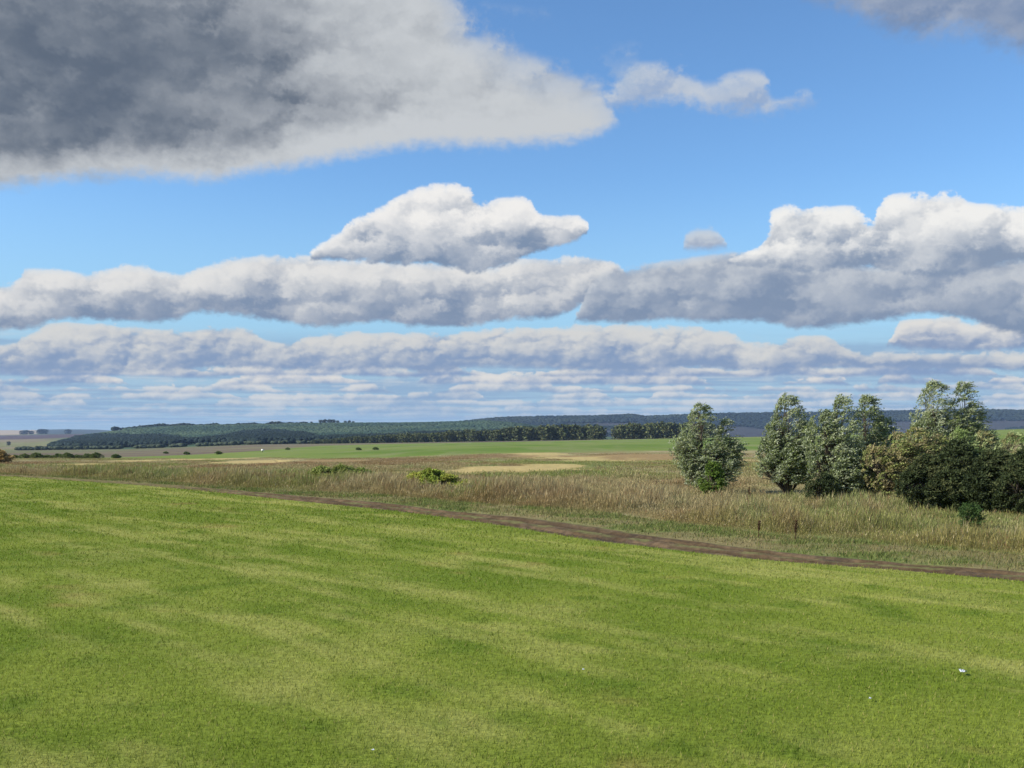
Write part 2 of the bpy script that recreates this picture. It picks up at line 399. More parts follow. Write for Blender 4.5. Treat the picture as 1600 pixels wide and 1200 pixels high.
L5 = line([-500, 0, 150, 200, 300, 400, 500, 600, 700, 800, 1000, 1200, 1400, 1600, 2100], [717, 715, 715.3, 714.5, 710.5, 705, 696.5, 694, 692, 690.3, 686.2, 682.2, 677.2, 670.3, 670])
L5 = np.maximum(L5, L4 + 2)
L6 = np.maximum(np.interp(PXG, [-500, 0, 490, 560, 2100], [1240, 1240, 1190, 1130, 1080]), L5 + 3)

C = lambda *a: np.array(a, float)
def mixn(a, b, t): return a * (1 - t[..., None]) + b * t[..., None]
# circle whose rings follow the curve of the track: mowing swaths run along them
pA, pB, pC = C(-41, 79), C(0, 36.), C(12, 23.)
def circ(a, b, c):
    A_ = np.array([b - a, c - a]) * 2; B_ = np.array([b @ b - a @ a, c @ c - a @ a]); return np.linalg.solve(A_, B_)
CC = circ(pA, pB, pC)
def lawn_col(X, Y):
    r = np.hypot(X - CC[0], Y - CC[1]); th = np.arctan2(Y - CC[1], X - CC[0]); Rr = np.hypot(*(pB - CC)); u = th * Rr
    sw = fbm(r / 1.1, u / 9, 21, 4)                  # swaths of dry clippings
    sw2 = fbm(r / .45, u / 2.5, 25, 3)
    pt = fbm(X / 3.5, Y / 3.5, 31, 4)
    gr = mixn(C(.115, .172, .020), C(.172, .222, .036), sst(.3, .7, pt))
    sw3 = fbm(X / .9 + u * .2, Y / .9, 27, 4)
    straw = sst(.44, .70, sw * .44 + sw2 * .32 + sw3 * .24)
    gr = mixn(gr, C(.080, .140, .014), sst(.54, .72, fbm(X / .8, Y / .8, 33, 4) * .6 + .4 * pt) * .7)
    c = mixn(gr, C(.285, .30, .09), straw * .8)
    brown = sst(.66, .82, fbm(X / 1.3, Y / 1.3, 41, 4) * .6 + .4 * fbm(r / 2, u / 5, 43, 2))
    return mixn(c, C(.25, .20, .075), brown * .6) * C(1.22, 1.17, 1.05)
straws = [(785, 733, 75, 5), (720, 738, 40, 4), (950, 717, 95, 4.5), (1010, 716, 60, 4), (850, 729, 60, 4), (835, 709.5, 45, 2.5), (110, 727, 40, 1.6), (170, 727, 25, 1.5), (215, 734, 25, 2),
          (330, 717, 50, 2.2), (410, 722, 60, 3), (600, 741, 50, 3.5), (520, 720, 60, 2), (1180, 722, 25, 12), (870, 735, 60, 2.5)]
reds = [(500, 722, 60, 4), (430, 727, 40, 4), (640, 720, 90, 3), (760, 714, 90, 2.5), (215, 731, 20, 2.5), (1000, 710, 80, 2), (60, 724, 40, 2)]
def proj(X, Y, Z):
    c, s = math.cos(PITCH), math.sin(PITCH); z = Z - CAM_H
    return 800 + F * X / (Y * c + z * s), 600 - F * (z * c - Y * s) / (Y * c + z * s)
STRAW_XY = []
for (px, py, a, b) in straws + reds:
    Y0 = Yof(float(px), py); Y1 = Yof(float(px), py - b); Y2 = Yof(float(px), py + b)
    STRAW_XY.append(((px - 800) / F * Y0, Y0, a / F * Y0 * 1.15, max((Y1 - Y2) / 2 * 1.5, 3)))
def meadow_col(X, Y, tall=False):
    n1 = fbm(X / 14, Y / 20, 51, 4); n2 = fbm(X / 5, Y / 7, 57, 4); n3 = fbm(X / 25, Y / 35, 61, 3); n4 = fbm(X / 2.2, Y / 3, 67, 3)
    c = mixn(C(.275, .235, .12), C(.19, .205, .065), sst(.44, .58, n1))      # beige <-> olive
    c = mixn(c, C(.22, .155, .08), sst(.50, .64, n2) * .7)                      # red brown
    c = mixn(c, C(.38, .335, .20), sst(.50, .64, n3 * .5 + n4 * .5) * .75)         # pale heads
    c = mixn(c, C(.125, .18, .04), sst(.52, .64, n4 * .6 + n1 * .4) * .7)
    ex = (fbm(X / 5, Y / 8, 71, 3) - .5) * 1.1
    for k, (x0, y0, a, b) in enumerate(STRAW_XY):
        d = np.hypot((X - x0) / a, (Y - y0) / b) + ex
        w = 1 - sst(.75, 1.05, d)
        c = mixn(c, C(.42, .33, .14) if k < len(straws) else C(.20, .13, .065), w * (.9 if k < len(straws) else .7))
    return c
def straw_w(X, Y):
    ex = (fbm(X / 5, Y / 8, 71, 3) - .5) * 1.1; w = np.zeros_like(X)
    for (x0, y0, a, b) in STRAW_XY[:len(straws)]:
        w = np.maximum(w, 1 - sst(.75, 1.05, np.hypot((X - x0) / a, (Y - y0) / b) + ex))
    return w
def strip(name, La, Lb, n, mat, colf, power=1.0, zf=None, px=PXG, dz=0.0, colt=None):
    t = np.linspace(0, 1, n)[:, None] ** power
    Yg = La[None] * (1 - t) + Lb[None] * t
    Pg = np.broadcast_to(px[None], Yg.shape)
    Xg = (Pg - 800) / F * Yg
    Zg = hz(Pg, Yg) + dz
    if zf: Zg = Zg + zf(t, Xg, Yg)
    V = np.stack([Xg, Yg, Zg], -1).reshape(-1, 3)
    if colt: colf = lambda X, Y: colt(np.broadcast_to(t, (n, len(px))).ravel(), X, Y)
    return tag(mesh(name, V, grid_faces(n, len(px)), mat, colr=colf(Xg.ravel(), Yg.ravel()), smooth=True), kind='structure')

# ---- ground sheet under everything, out to the horizon in every direction
rr = np.concatenate([[0.01], np.geomspace(4, 9400, 110)]); aa = np.radians(np.linspace(-180, 180, 241))
Rg, Ag = np.meshgrid(rr, aa, indexing='ij'); Xg, Yg = Rg * np.sin(Ag), Rg * np.cos(Ag)
ca = np.cos(np.clip(Ag, R(-43), R(43))); pxa = 800 + F * np.tan(np.clip(Ag, R(-43), R(43)))
Zg = hz(np.clip(pxa, -500, 2100), np.maximum(Rg * ca, 1)) - .35 - np.minimum(Rg * .004, 6)
gc = meadow_col(Xg.ravel() , Yg.ravel()) * .8
tag(mesh('ground', np.stack([Xg, Yg, Zg], -1).reshape(-1, 3), grid_faces(len(rr), len(aa)), M_meadow, colr=gc, smooth=True), kind='structure')

# ---- lawn
PXL = np.arange(-500, 2101, 10.)
L1l = np.interp(PXL, PXG, L1); X1 = (PXL - 800) / F * L1l
nL = 420
t = (np.linspace(0, 1, nL)[:, None]) ** .8
Xs = np.linspace(-70, 50, len(PXL))[None]
Xg = Xs * (1 - t) + X1[None] * t; Yg = -14 * (1 - t) + L1l[None] * t
Zl = lambda X, Y: (fbm(X / 6, Y / 6, 81, 3) - .5) * .08
edge = sst(1.0, .97, t)
Zg = Zl(Xg, Yg) * edge + hxy(Xg, Yg) * 1.0 * (Yg > 20)
tag(mesh('lawn', np.stack([Xg, Yg, Zg], -1).reshape(-1, 3), grid_faces(nL, len(PXL)), M_lawn, colr=lawn_col(Xg.ravel(), Yg.ravel()) * .85, smooth=True), kind='structure')

# ---- dirt track with ruts
PXT = np.arange(-500, 2101, 2.)
l1, l2 = np.interp(PXT, PXG, L1), np.interp(PXT, PXG, L2)
l1w = l1 + (fbm(PXT / 30, l1 * 0, 91, 4) - .5) * .5 * 0
def rut(t, X, Y):
    s = (1 - sst(.05, .12, abs(t - .26))) + (1 - sst(.05, .13, abs(t - .72)))
    return -.11 * s + (fbm(X / .5, Y / .5, 95, 4) - .5) * .12 * np.minimum(1, np.minimum(t, 1 - t) * 8)
def dirt_col(X, Y):
    n = fbm(X / .6, Y / .6, 97, 4); n2 = fbm(X / 3, Y / 3, 99, 3)
    c = mixn(C(.085, .058, .032), C(.13, .092, .054), sst(.35, .65, n))
    return mixn(c, C(.055, .042, .03), sst(.55, .72, n2 * .5 + n * .5) * .8)
def track_col(t, X, Y):
    c = dirt_col(X, Y)
    mud = np.maximum(1 - sst(.06, .15, abs(t - .26)), 1 - sst(.06, .16, abs(t - .72)))
    c = mixn(c, C(.045, .032, .02), mud * .85 * sst(.3, .6, fbm(X / 2, Y / 2, 181, 3)))
    g = sst(.35, .6, fbm(X / 1.5, Y / .8, 183, 4)) * np.maximum(1 - sst(.05, .14, abs(t - .5)), np.maximum(sst(.86, 1, t), sst(.1, 0, t)))
    g = np.maximum(g * .8, sst(-10, -28, X) * .45)
    return mixn(c, C(.15, .15, .055), g)
strip('dirt_track', l1, l2, 34, M_dirt, dirt_col, zf=rut, px=PXT, colt=track_col)
# ---- rough verge between the track and the tall grass
def verge_col(X, Y):
    n = fbm(X / 1.4, Y / 1.4, 101, 4); n2 = fbm(X / 2.5, Y / 2, 103, 4)
    c = mixn(C(.14, .17, .05), C(.21, .20, .08), sst(.4, .65, n))
    return mixn(c, C(.20, .15, .075), sst(.5, .64, n2) * .6)
strip('verge', L2, L3, 40, M_meadow, verge_col)
strip('meadow', L3, L4, 260, M_meadow, lambda X, Y: meadow_col(X, Y) * 1.0, power=1.5)
def green_col(X, Y):
    n = fbm(X / 40, Y / 60, 111, 4); n2 = fbm(X / 8, Y / 90, 113, 3)
    c = mixn(C(.105, .168, .026), C(.16, .205, .048), sst(.3, .7, n))
    return mixn(c, C(.20, .21, .09), sst(.5, .75, n2) * .5)
strip('green_field', L4, L5, 90, M_field, green_col, power=1.4)
def plough_col(X, Y):
    n = fbm(X / 60, Y / 60, 121, 4)
    c = mixn(C(.13, .10, .075), C(.17, .155, .085), sst(.35, .7, n))
    return mixn(c, C(.13, .15, .06), sst(-250, -420, X) * .6)
strip('ploughed_field', L5, L6, 50, M_field, plough_col)
# ---- hills
nH = 240
tt = np.linspace(0, 1, nH)[:, None]
Yh = np.exp(np.log(L6[None]) * (1 - tt) + math.log(9000) * tt)
Ph = np.broadcast_to(PXG[None], Yh.shape); Xh = (Ph - 800) / F * Yh
def hill_col(P, Y):
    X = (P - 800) / F * Y
    n = fbm(X / 120, Y / 120, 131, 4); n2 = fbm(X / 400, Y / 300, 137, 3)
    c = mixn(C(.05, .085, .045), C(.085, .12, .05), sst(.35, .65, n))
    left = sst(150, 60, P + (Y - 2000) * .02)
    c = mixn(c, mixn(C(.17, .17, .07), C(.20, .165, .09), sst(.4, .6, n2)), left)
    c = mixn(c, C(.085, .06, .06), sst(3300, 3500, Y) * (1 - sst(4700, 5000, Y)) * sst(400, 300, P))
    c = mixn(c, C(.36, .29, .20), sst(5000, 5300, Y) * sst(75, 50, P))
    c = mixn(c, C(.06, .08, .08), sst(5000, 5300, Y) * sst(50, 75, P))
    c = mixn(c, mixn(C(.02, .03, .028), C(.05, .05, .05), sst(.5, .6, n2)), sst(3000, 3300, Y) * sst(500, 650, P))  # right ridge ground: forest tone, darkened in colour for the cloud shadow on it
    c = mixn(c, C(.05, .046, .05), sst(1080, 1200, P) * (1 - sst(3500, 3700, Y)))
    return c
tag(mesh('hills', np.stack([Xh, Yh, hz(Ph, Yh)], -1).reshape(-1, 3), grid_faces(nH, len(PXG)), M_hill, colr=hill_col(Ph.ravel(), Yh.ravel()), smooth=True), kind='structure')

# ------------------------------------------------------------------ grasses (each one mass = stuff)
def blades(X, Y, Z, h, w, lean, colr, tipcol=None):
    """triangular blades"""
    n = len(X); a = rng.uniform(0, 2 * math.pi, n); la = rng.uniform(0, 2 * math.pi, n)
    ux, uy = np.cos(a) * w / 2, np.sin(a) * w / 2
    lx, ly = np.cos(la) * lean * h + .12 * h, np.sin(la) * lean * h
    V = np.empty((n, 3, 3), np.float32)
    V[:, 0] = np.stack([X - ux, Y - uy, Z], -1); V[:, 1] = np.stack([X + ux, Y + uy, Z], -1); V[:, 2] = np.stack([X + lx, Y + ly, Z + h], -1)
    cl = np.repeat(colr[:, None], 3, 1)
    if tipcol is not None: cl[:, 2] = tipcol
    return V.reshape(-1, 3), np.arange(3 * n).reshape(-1, 3), cl.reshape(-1, 3)
def join(*parts):
    V, Fs, Cs, o = [], [], [], 0
    for v, f, c in parts: V.append(v); Fs.append(f + o); Cs.append(c); o += len(v)
    return np.concatenate(V), np.concatenate(Fs), np.concatenate(Cs)
# lawn blades: density falls with the square of the distance
n = 560000
Yb = 7.5 * np.exp(rng.random(n) * math.log(85 / 7.5)); Pb = rng.uniform(-450, 2050, n)
ok = Yb < np.interp(Pb, PXG, L1) + .35 * (fbm(Pb / 9, Yb * 0, 92, 3) - .45)
Yb, Pb = Yb[ok], Pb[ok]; Xb = (Pb - 800) / F * Yb
cb = lawn_col(Xb, Yb); sc_ = np.clip(Yb / 12, 1, 5)
cb = cb * rng.uniform(.84, 1.2, (len(Xb), 1)); dry = rng.random(len(Xb)) < .06; cb[dry] = C(.34, .31, .11)
hb = rng.uniform(.025, .065, len(Xb)) * np.clip(Yb / 25, 1, 1.6); wbd = rng.uniform(.006, .012, len(Xb)) * sc_
V, Fc, Cl = blades(Xb, Yb, Zl(Xb, Yb) - .005 + hxy(Xb, Yb) * (Yb > 20), hb, wbd, .5, cb)
tag(mesh('mown_grass', V, Fc, M_blade, colr=Cl), 'short mown green grass with dry clippings covering the lawn', 'grass', kind='stuff')
# verge tufts
n = 80000
Pb = rng.uniform(-450, 2050, n); a_, b2 = np.interp(Pb, PXG, L2), np.interp(Pb, PXG, L3); q = rng.random(n) ** .8
Yb = a_ * (1 - q) + b2 * q; Xb = (Pb - 800) / F * Yb
dens = fbm(Xb / 2.5, Yb / 2, 103, 4); ok = rng.random(n) < (1.05 - sst(.45, .6, dens) * .8)
Xb, Yb = Xb[ok], Yb[ok]
cb = verge_col(Xb, Yb) * rng.uniform(.7, 1.5, (len(Xb), 1)); k = rng.random(len(Xb)); cb[k < .1] = C(.30, .24, .12); cb[k > .85] = C(.12, .16, .04)
V, Fc, Cl = blades(Xb, Yb, hxy(Xb, Yb) - .01, rng.uniform(.04, .16, len(Xb)), rng.uniform(.02, .045, len(Xb)) * Yb / 40, .6, cb)
tag(mesh('verge_grass', V, Fc, M_blade, colr=Cl), 'rough short grass and weeds on the strip beyond the dirt track', 'grass', kind='stuff')
# tall dry grass
n = 1600000
Pb = rng.uniform(-480, 2080, n); Y3, Y4 = np.interp(Pb, PXG, L3), np.interp(Pb, PXG, L4)
q = rng.random(n) ** 1.15
Yb = np.exp(np.log(Y3) * (1 - q) + np.log(np.minimum(Y4, 215)) * q) + rng.normal(0, .5, n) * 1.0
Xb = (Pb - 800) / F * Yb
ok = Yb > Y3 + (fbm(Pb / 22, Yb * 0, 141, 3) - .5) * 1.6
Xb, Yb, Y3 = Xb[ok], Yb[ok], Y3[ok]
cb = meadow_col(Xb, Yb); sw = straw_w(Xb, Yb)
hn = fbm(Xb / 1.6, Yb / 2.2, 151, 4) * .6 + .4 * fbm(Xb / 7, Yb / 5, 153, 3)
hb = (.22 + .85 * sst(.32, .68, hn)) * rng.uniform(.5, 1.15, len(Xb)) * (1 - .85 * sw) * (.3 + .7 * sst(0, 2.2, Yb - Y3)) * (1 - .45 * sst(4, 20, Yb - Y3)) * (1 - .6 * sst(50, 130, Yb))
rd = 1 - sst(.8, 4.5, Yb - Y3 + (fbm(Xb / 2, Yb / 2, 161, 3) - .5) * 4)
cb = mixn(cb, C(.24, .175, .07), rd * .45)
cb = cb * rng.uniform(.82, 1.22, (len(Xb), 1)); k = rng.random(len(Xb))
cb[k < .12] = C(.38, .33, .19) * rng.uniform(.7, 1.1, ((k < .12).sum(), 1)); cb[(k > .90)] = C(.17, .10, .055)
tip = cb * rng.uniform(1.0, 1.22, (len(Xb), 1)) + C(.022, .015, .01)
wbd = rng.uniform(.007, .016, len(Xb)) * np.clip(Yb / 32, 1, 4)
V1 = blades(Xb, Yb, hxy(Xb, Yb) - .03, hb, wbd, .22, cb * C(.85, .97, .8), tip)
m = rng.random(len(Xb)) < .22                                           # seed heads
V2 = blades(Xb[m] + rng.normal(0, .05, m.sum()), Yb[m], hxy(Xb[m], Yb[m]) + hb[m] * .72, hb[m] * .38, wbd[m] * 1.8, .35, tip[m] * 1.1)
V, Fc, Cl = join(V1, V2)
tag(mesh('tall_grass', V, Fc, M_blade, colr=Cl), 'tall dry beige and reddish meadow grass beyond the dirt track', 'grass', kind='stuff')

# ------------------------------------------------------------------ woody plants
def tube(P, r, k=5):
    """tapered tube along points P with radii r"""
    P = np.asarray(P, float); n = len(P); d = np.gradient(P, axis=0); d /= np.linalg.norm(d, axis=1)[:, None] + 1e-9
    up = np.where(abs(d[:, 2:3]) > .9, C(1, 0, 0), C(0, 0, 1)); s = np.cross(d, up); s /= np.linalg.norm(s, axis=1)[:, None]; t_ = np.cross(d, s)
    a = np.arange(k) * 2 * math.pi / k
    V = P[:, None] + (s[:, None] * np.cos(a)[None, :, None] + t_[:, None] * np.sin(a)[None, :, None]) * np.asarray(r, float)[:, None, None]
    i = np.arange(n - 1)[:, None] * k; j = np.arange(k)[None]; jn = (j + 1) % k
    Fq = np.stack([i + j, i + jn, i + k + jn, i + k + j], -1).reshape(-1, 4)
    return V.reshape(-1, 3), Fq, np.ones((n * k, 3)) * .1
def leaf_quads(Pc, Dn, L, Wd, colr):
    n = len(Pc); Dn = Dn / (np.linalg.norm(Dn, axis=1)[:, None] + 1e-9)
    rnd = rng.normal(size=(n, 3)); sd_ = np.cross(Dn, rnd); sd_ /= np.linalg.norm(sd_, axis=1)[:, None] + 1e-9
    L = L[:, None]; Wd = Wd[:, None]
    V = np.stack([Pc, Pc + Dn * L * .45 + sd_ * Wd / 2, Pc + Dn * L, Pc + Dn * L * .45 - sd_ * Wd / 2], 1)
    return V.reshape(-1, 3), np.arange(4 * n).reshape(-1, 4), np.repeat(colr, 4, 0)
def woody(name, px, Y, spires, base_clear, nspray, leaf, cols, label, cat, group=None, wind=.35, nleaf=15, trunk_r=.06, mat=None, parts=('trunk', 'crown'), seed=1, dense=1.0, spread=1.0, shoots=0):
    """spires: (dx, dy, top, radius, z of widest) in metres round the base"""
    global rng
    rng = np.random.default_rng(seed)
    X0 = (px - 800) / F * Y; Z0 = float(hxy(X0, Y))
    root = empty(name, (X0, Y, Z0 - .04)); tag(root, label, cat, group)
    tubes, orig, dirs = [], [], []
    if shoots:
        ex = []
        for (a_, b_, t0, r0, zw) in spires:
            for _ in range(shoots):
                q = rng.uniform(-.85, .85); ex.append((a_ + q * r0, b_ + rng.uniform(-.5, .5) * r0, t0 * (1.0 - .42 * abs(q)) * rng.uniform(.86, 1.0), r0 * rng.uniform(.28, .42), t0 * .55))
        spires = list(spires) + ex
    tot = sum(s[2] * s[3] for s in spires)
    for (dx_, dy_, top, rad, zw) in spires:
        ns = max(2, int(4 * rad * 1.5))
        ends = []
        for _ in range(ns):
            a = rng.uniform(0, 2 * math.pi); rr_ = rad * .35 * rng.random() ** .5
            tx, ty = dx_ + math.cos(a) * rr_, dy_ + math.sin(a) * rr_
            hh = top * rng.uniform(.72, .98); s = np.linspace(0, 1, 8)[:, None]
            P = np.concatenate([tx * s ** 1.3, ty * s ** 1.3, hh * s], 1) + np.concatenate([np.zeros((1, 3)), rng.normal(0, .035, (7, 3))]) * C(1, 1, 0)
            tubes.append(tube(P, np.linspace(trunk_r, .008, 8) * rng.uniform(.7, 1.1))); ends.append(P)
        m = max(30, int(nspray * top * rad / tot))
        h = base_clear + (top - base_clear) * rng.random(m) ** .85
        f = np.where(h < zw, .55 + .45 * np.sqrt(np.clip((h - base_clear) / max(zw - base_clear, .1), 0, 1)), np.clip((top - h) / max(top - zw, .1), 0, 1) ** .62)
        th = rng.uniform(0, 2 * math.pi, m)
        nz = fbm(th * 1.6 + dx_ * 3, h * 1.7 + seed, seed, 3)
        rr_ = rad * f * (rng.random(m) ** .36) * (.80 + .34 * nz) + .03
        cx = dx_ * np.clip(h / (top * .6), 0, 1) ** 1.0
        O = np.stack([cx + rr_ * np.cos(th), dy_ * np.clip(h / (top * .6), 0, 1) + rr_ * np.sin(th) * spread, h], -1)
        keep = fbm(O[:, 0] * 2.6 + seed, O[:, 2] * 2.6 + O[:, 1] * 2, seed + 3, 2) > (.39 / dense)
        O = O[keep]; th = th[keep]
        Dd = np.stack([np.cos(th) * .5 + wind, np.sin(th) * .5, rng.uniform(.35, 1.2, len(O))], -1)
        orig.append(O); dirs.append(Dd)
        for q_ in rng.choice(len(O), min(len(O), int(26 * rad + 10)), replace=False):       # limbs out to the foliage
            P = ends[rng.integers(len(ends))]; e = O[q_]; i0 = int(np.clip(np.searchsorted(P[:, 2], e[2] * .55), 1, 6))
            s = np.linspace(0, 1, 5)[:, None]; Q = P[i0] * (1 - s) + e * s + C(0, 0, .12) * np.sin(s * math.pi)
            tubes.append(tube(Q, np.linspace(.02, .005, 5), 4))
    O = np.concatenate(orig); Dd = np.concatenate(dirs); Dd /= np.linalg.norm(Dd, axis=1)[:, None]
    m = len(O); Ls = rng.uniform(.22, .5, m) * leaf[2]
    sp = np.tile(np.linspace(.05, 1, nleaf), m); I = np.repeat(np.arange(m), nleaf)
    curl = C(.45, 0, -.55)
    P = O[I] + Dd[I] * (Ls[I] * sp)[:, None] + curl * (Ls[I] * sp ** 2 * .7)[:, None] + rng.normal(0, .022, (m * nleaf, 3))
    Dn = Dd[I] + curl * sp[:, None] * 1.3 + rng.normal(0, .45, (m * nleaf, 3))
    pick = rng.random(m); base = np.empty((m, 3)); cs = [C(*c) for c in cols]
    w = fbm(O[:, 0] * 1.1 + seed * 3, O[:, 2] * 1.1, seed + 9, 2) * .6 + pick * .4
    idx = np.clip((w * 1.4 - .2) * len(cs), 0, len(cs) - 1).astype(int); base = np.array(cs)[idx]
    cl = base[I] * rng.uniform(.75, 1.3, (m * nleaf, 1))
    V, Fq, Cl = leaf_quads(P, Dn, rng.uniform(.8, 1.2, m * nleaf) * leaf[0], rng.uniform(.8, 1.2, m * nleaf) * leaf[1], cl)
    tv, tf, tc = join(*tubes)
    mesh(parts[0], tv, tf, M_bark, root, smooth=True)
    mesh(parts[1], V, Fq, mat or M_leaf, root, colr=Cl)
    return root
WIL = [(.12, .165, .045), (.17, .22, .065), (.24, .29, .105), (.36, .40, .22)]
WIL2 = [(.05, .065, .03), (.08, .10, .045), (.13, .15, .08)]
DRK = [(.042, .058, .026), (.06, .08, .034), (.10, .115, .05)]
YEL = [(.29, .26, .11), (.22, .25, .085), (.33, .29, .15), (.22, .18, .09)]
LF = (.125, .045, 1.0)
G_W = 'silvery willow trees beyond the dirt track'
woody('willow_tree', 1098, 56, [(-.25, 0, 4.9, 1.4, 2.6), (1.25, .1, 4.0, .95, 2.3), (-1.0, -.1, 3.3, .8, 1.6), (1.5, 0, 3.0, .7, 1.6), (.3, -.3, 2.6, 1.5, 1.2)],   .15, 3400, LF, WIL,
      'silvery bushy willow standing alone at the left of the row', 'tree', G_W, shoots=4, seed=5, trunk_r=.05)
woody('willow_tree', 1231, 51, [(-.1, 0, 5.25, 1.15, 2.8), (-.95, 0, 3.7, .75, 2.4), (.75, .1, 3.9, .8, 2.5), (0, -.1, 3.0, 1.25, 1.9)], .75, 3000, LF, WIL,
      'willow with a bare forked trunk and a single sharp peak', 'tree', G_W, shoots=4, seed=8, trunk_r=.075)
woody('willow_tree', 1303, 48.5, [(.3, 0, 5.1, .95, 3.2), (-.55, .2, 4.45, .95, 2.9), (-.1, -.2, 3.2, 1.25, 1.6)], .2, 3200, LF, WIL,
      'grey green willow with leaves down to the ground beside the narrower peaked willow', 'tree', G_W, shoots=4, seed=13)
woody('willow_tree', 1352, 50, [(0, 0, 5.15, .9, 3.2), (.85, .1, 4.1, .6, 3.2), (.1, -.1, 3.2, 1.0, 1.9)], .3, 2700, LF, WIL,
      'narrow peaked willow rising left of the yellowing scrub', 'tree', G_W, shoots=4, seed=17)
woody('willow_tree', 1458, 56, [(.0, 0, 6.15, 1.25, 4.3), (-.3, 0, 4.4, 1.2, 2.8)], .2, 3300, LF, WIL,
      'tallest willow with a broad rounded top behind the dark bushes', 'tree', G_W, shoots=4, seed=23)
woody('willow_tree', 1505, 56, [(-.05, 0, 6.1, .85, 4.1), (.5, 0, 4.9, .9, 3.2), (1.0, 0, 3.9, .8, 2.2)], .2, 3000, LF, WIL,
      'tall willow with a thin pointed top nearest the right edge', 'tree', G_W, shoots=4, seed=29)
# scrub
woody('bush', 1390, 47.3, [(-.8, 0, 2.7, .9, 1.5), (.2, 0, 3.3, 1.0, 1.7), (1.2, .2, 3.5, 1.0, 1.9), (2.3, .6, 3.3, 1.0, 1.9)], .1, 2600, (.12, .045, 1), YEL,
      'thin yellow brown scrub filling the gap between the willows', 'bush', seed=31, shoots=3, dense=.95, trunk_r=.03, mat=M_foliage, parts=('stems', 'foliage'))
woody('bush', 1535, 53, [(-1.3, 0, 3.4, 1.0, 2.0), (0, 0, 3.3, 1.1, 2.0), (1.6, 0, 3.2, 1.2, 2.0), (3.2, 0, 3.3, 1.2, 2.0), (4.6, 0, 3.2, 1.2, 2.0)], .1, 3600, (.14, .05, 1), [(.22, .30, .10), (.30, .36, .16), (.27, .26, .12)],
      'pale green scrub behind the dark bushes at the right edge', 'bush', seed=37, shoots=3, trunk_r=.03, mat=M_foliage, parts=('stems', 'foliage'))
G_D = 'dark bushes in front of the willows'
for i, (px, Y, h, r_, lab) in enumerate([(1445, 43.5, 2.3, 1.05, 'dark spreading bush at the left end of the dark thicket'), (1492, 43, 2.95, 1.15, 'tallest dark bush in the middle of the thicket'),
                        (1548, 42, 2.6, 1.2, 'dark rounded bush between the tallest one and the right edge'), (1605, 41, 2.7, 1.4, 'dark bush cut by the right edge of the view')]):
    woody('dark_bush', px, Y, [(0, 0, h, r_, h * .45), (-.6, -.1, h * .78, r_ * .8, h * .35), (.6, .1, h * .8, r_ * .8, h * .35)], .05, 2600, (.13, .05, .9), DRK, lab, 'bush', G_D,
          seed=41 + i, trunk_r=.03, mat=M_foliage, parts=('stems', 'foliage'), dense=1.1, wind=.15, shoots=3)
woody('bush', 1278, 47.5, [(0, 0, 1.5, .7, .6)], .02, 700, (.11, .045, .8), DRK + [(.06, .085, .035)], 'low dark bush at the foot of the forked willow', 'bush', seed=51, trunk_r=.02, mat=M_foliage, parts=('stems', 'foliage'))
woody('sapling', 1109, 53.5, [(0, 0, 1.75, .5, .7), (-.25, 0, 1.2, .45, .5)], .02, 620, (.11, .045, .8), [(.10, .165, .03), (.14, .205, .045)], 'bright green sapling in front of the lone willow', 'sapling', seed=53, trunk_r=.015, mat=M_foliage, parts=('stems', 'foliage'))
woody('shrub', 1508, 34.8, [(0, 0, .92, .28, .5), (.15, 0, .7, .2, .35)], .02, 260, (.08, .03, .6), [(.055, .10, .03), (.08, .13, .04)], 'small dark green shrub in the tall grass below the dark thicket', 'shrub', seed=57, trunk_r=.012, mat=M_foliage, parts=('stems', 'foliage'))
woody('shrub', 672, Yof(672., 768) , [(0, 0, 1.15, 1.1, .45), (-.8, 0, .95, .9, .4), (.9, 0, .85, 1.0, .35), (1.7, 0, .6, .8, .25)], .02, 1500, (.12, .06, .8), [(.24, .31, .055), (.32, .37, .07), (.40, .40, .09)], 'round yellow green shrub in the middle of the meadow', 'shrub', seed=59, trunk_r=.02, mat=M_foliage, parts=('stems', 'foliage'))
woody('shrub', 530, Yof(530., 757), [(-1.2, 0, 1.05, 1.0, .5), (.2, 0, 1.15, 1.1, .5), (1.5, 0, .95, .9, .4)], .02, 1300, (.12, .06, .8), [(.20, .27, .065), (.27, .31, .09)], 'low wide green shrub left of the round yellow green one', 'shrub', seed=61, trunk_r=.02, mat=M_foliage, parts=('stems', 'foliage'))
woody('shrub', -8, 118, [(0, 0, 1.5, 2.0, .6), (-1.8, 0, 1.6, 1.8, .7)], .02, 1500, (.2, .1, 1.2), [(.46, .31, .11), (.40, .28, .12), (.34, .27, .10)], 'orange yellow autumn shrub at the left edge', 'shrub', seed=63, trunk_r=.03, mat=M_foliage, parts=('stems', 'foliage'))
ORD = ['leftmost', 'second from left', 'third from left', 'fourth from left', 'fifth from left', 'fourth from right', 'third from right', 'second from right', 'rightmost']
FS = ['dark far field shrub, middle of the left three', 'dark far field shrub, right one of the left three', 'dark far field shrub, left one of the left three', 'small shrub at the left tip of the green field', 'small shrub on the green field, left one of a pair', 'small shrub on the green field, right one of a pair', 'small lone shrub just right of the white marker board']
for i, px in enumerate([24, 40, 58, 76, 92, 106, 122, 138, 152]):
    Yv = 235 + 10 * math.sin(i * 2.1)
    woody('shrub', px, Yv, [(0, 0, .7 + .5 * (i % 3) / 2, 1.6, .35)], .02, 220, (.28, .14, .8), [(.12, .17, .06), (.16, .20, .07)], ORD[i] + ' low green shrub at the left end of the meadow', 'shrub',
          'distant green shrubs at the left end of the meadow', seed=70 + i, trunk_r=.03, mat=M_foliage, parts=('stems', 'foliage'))
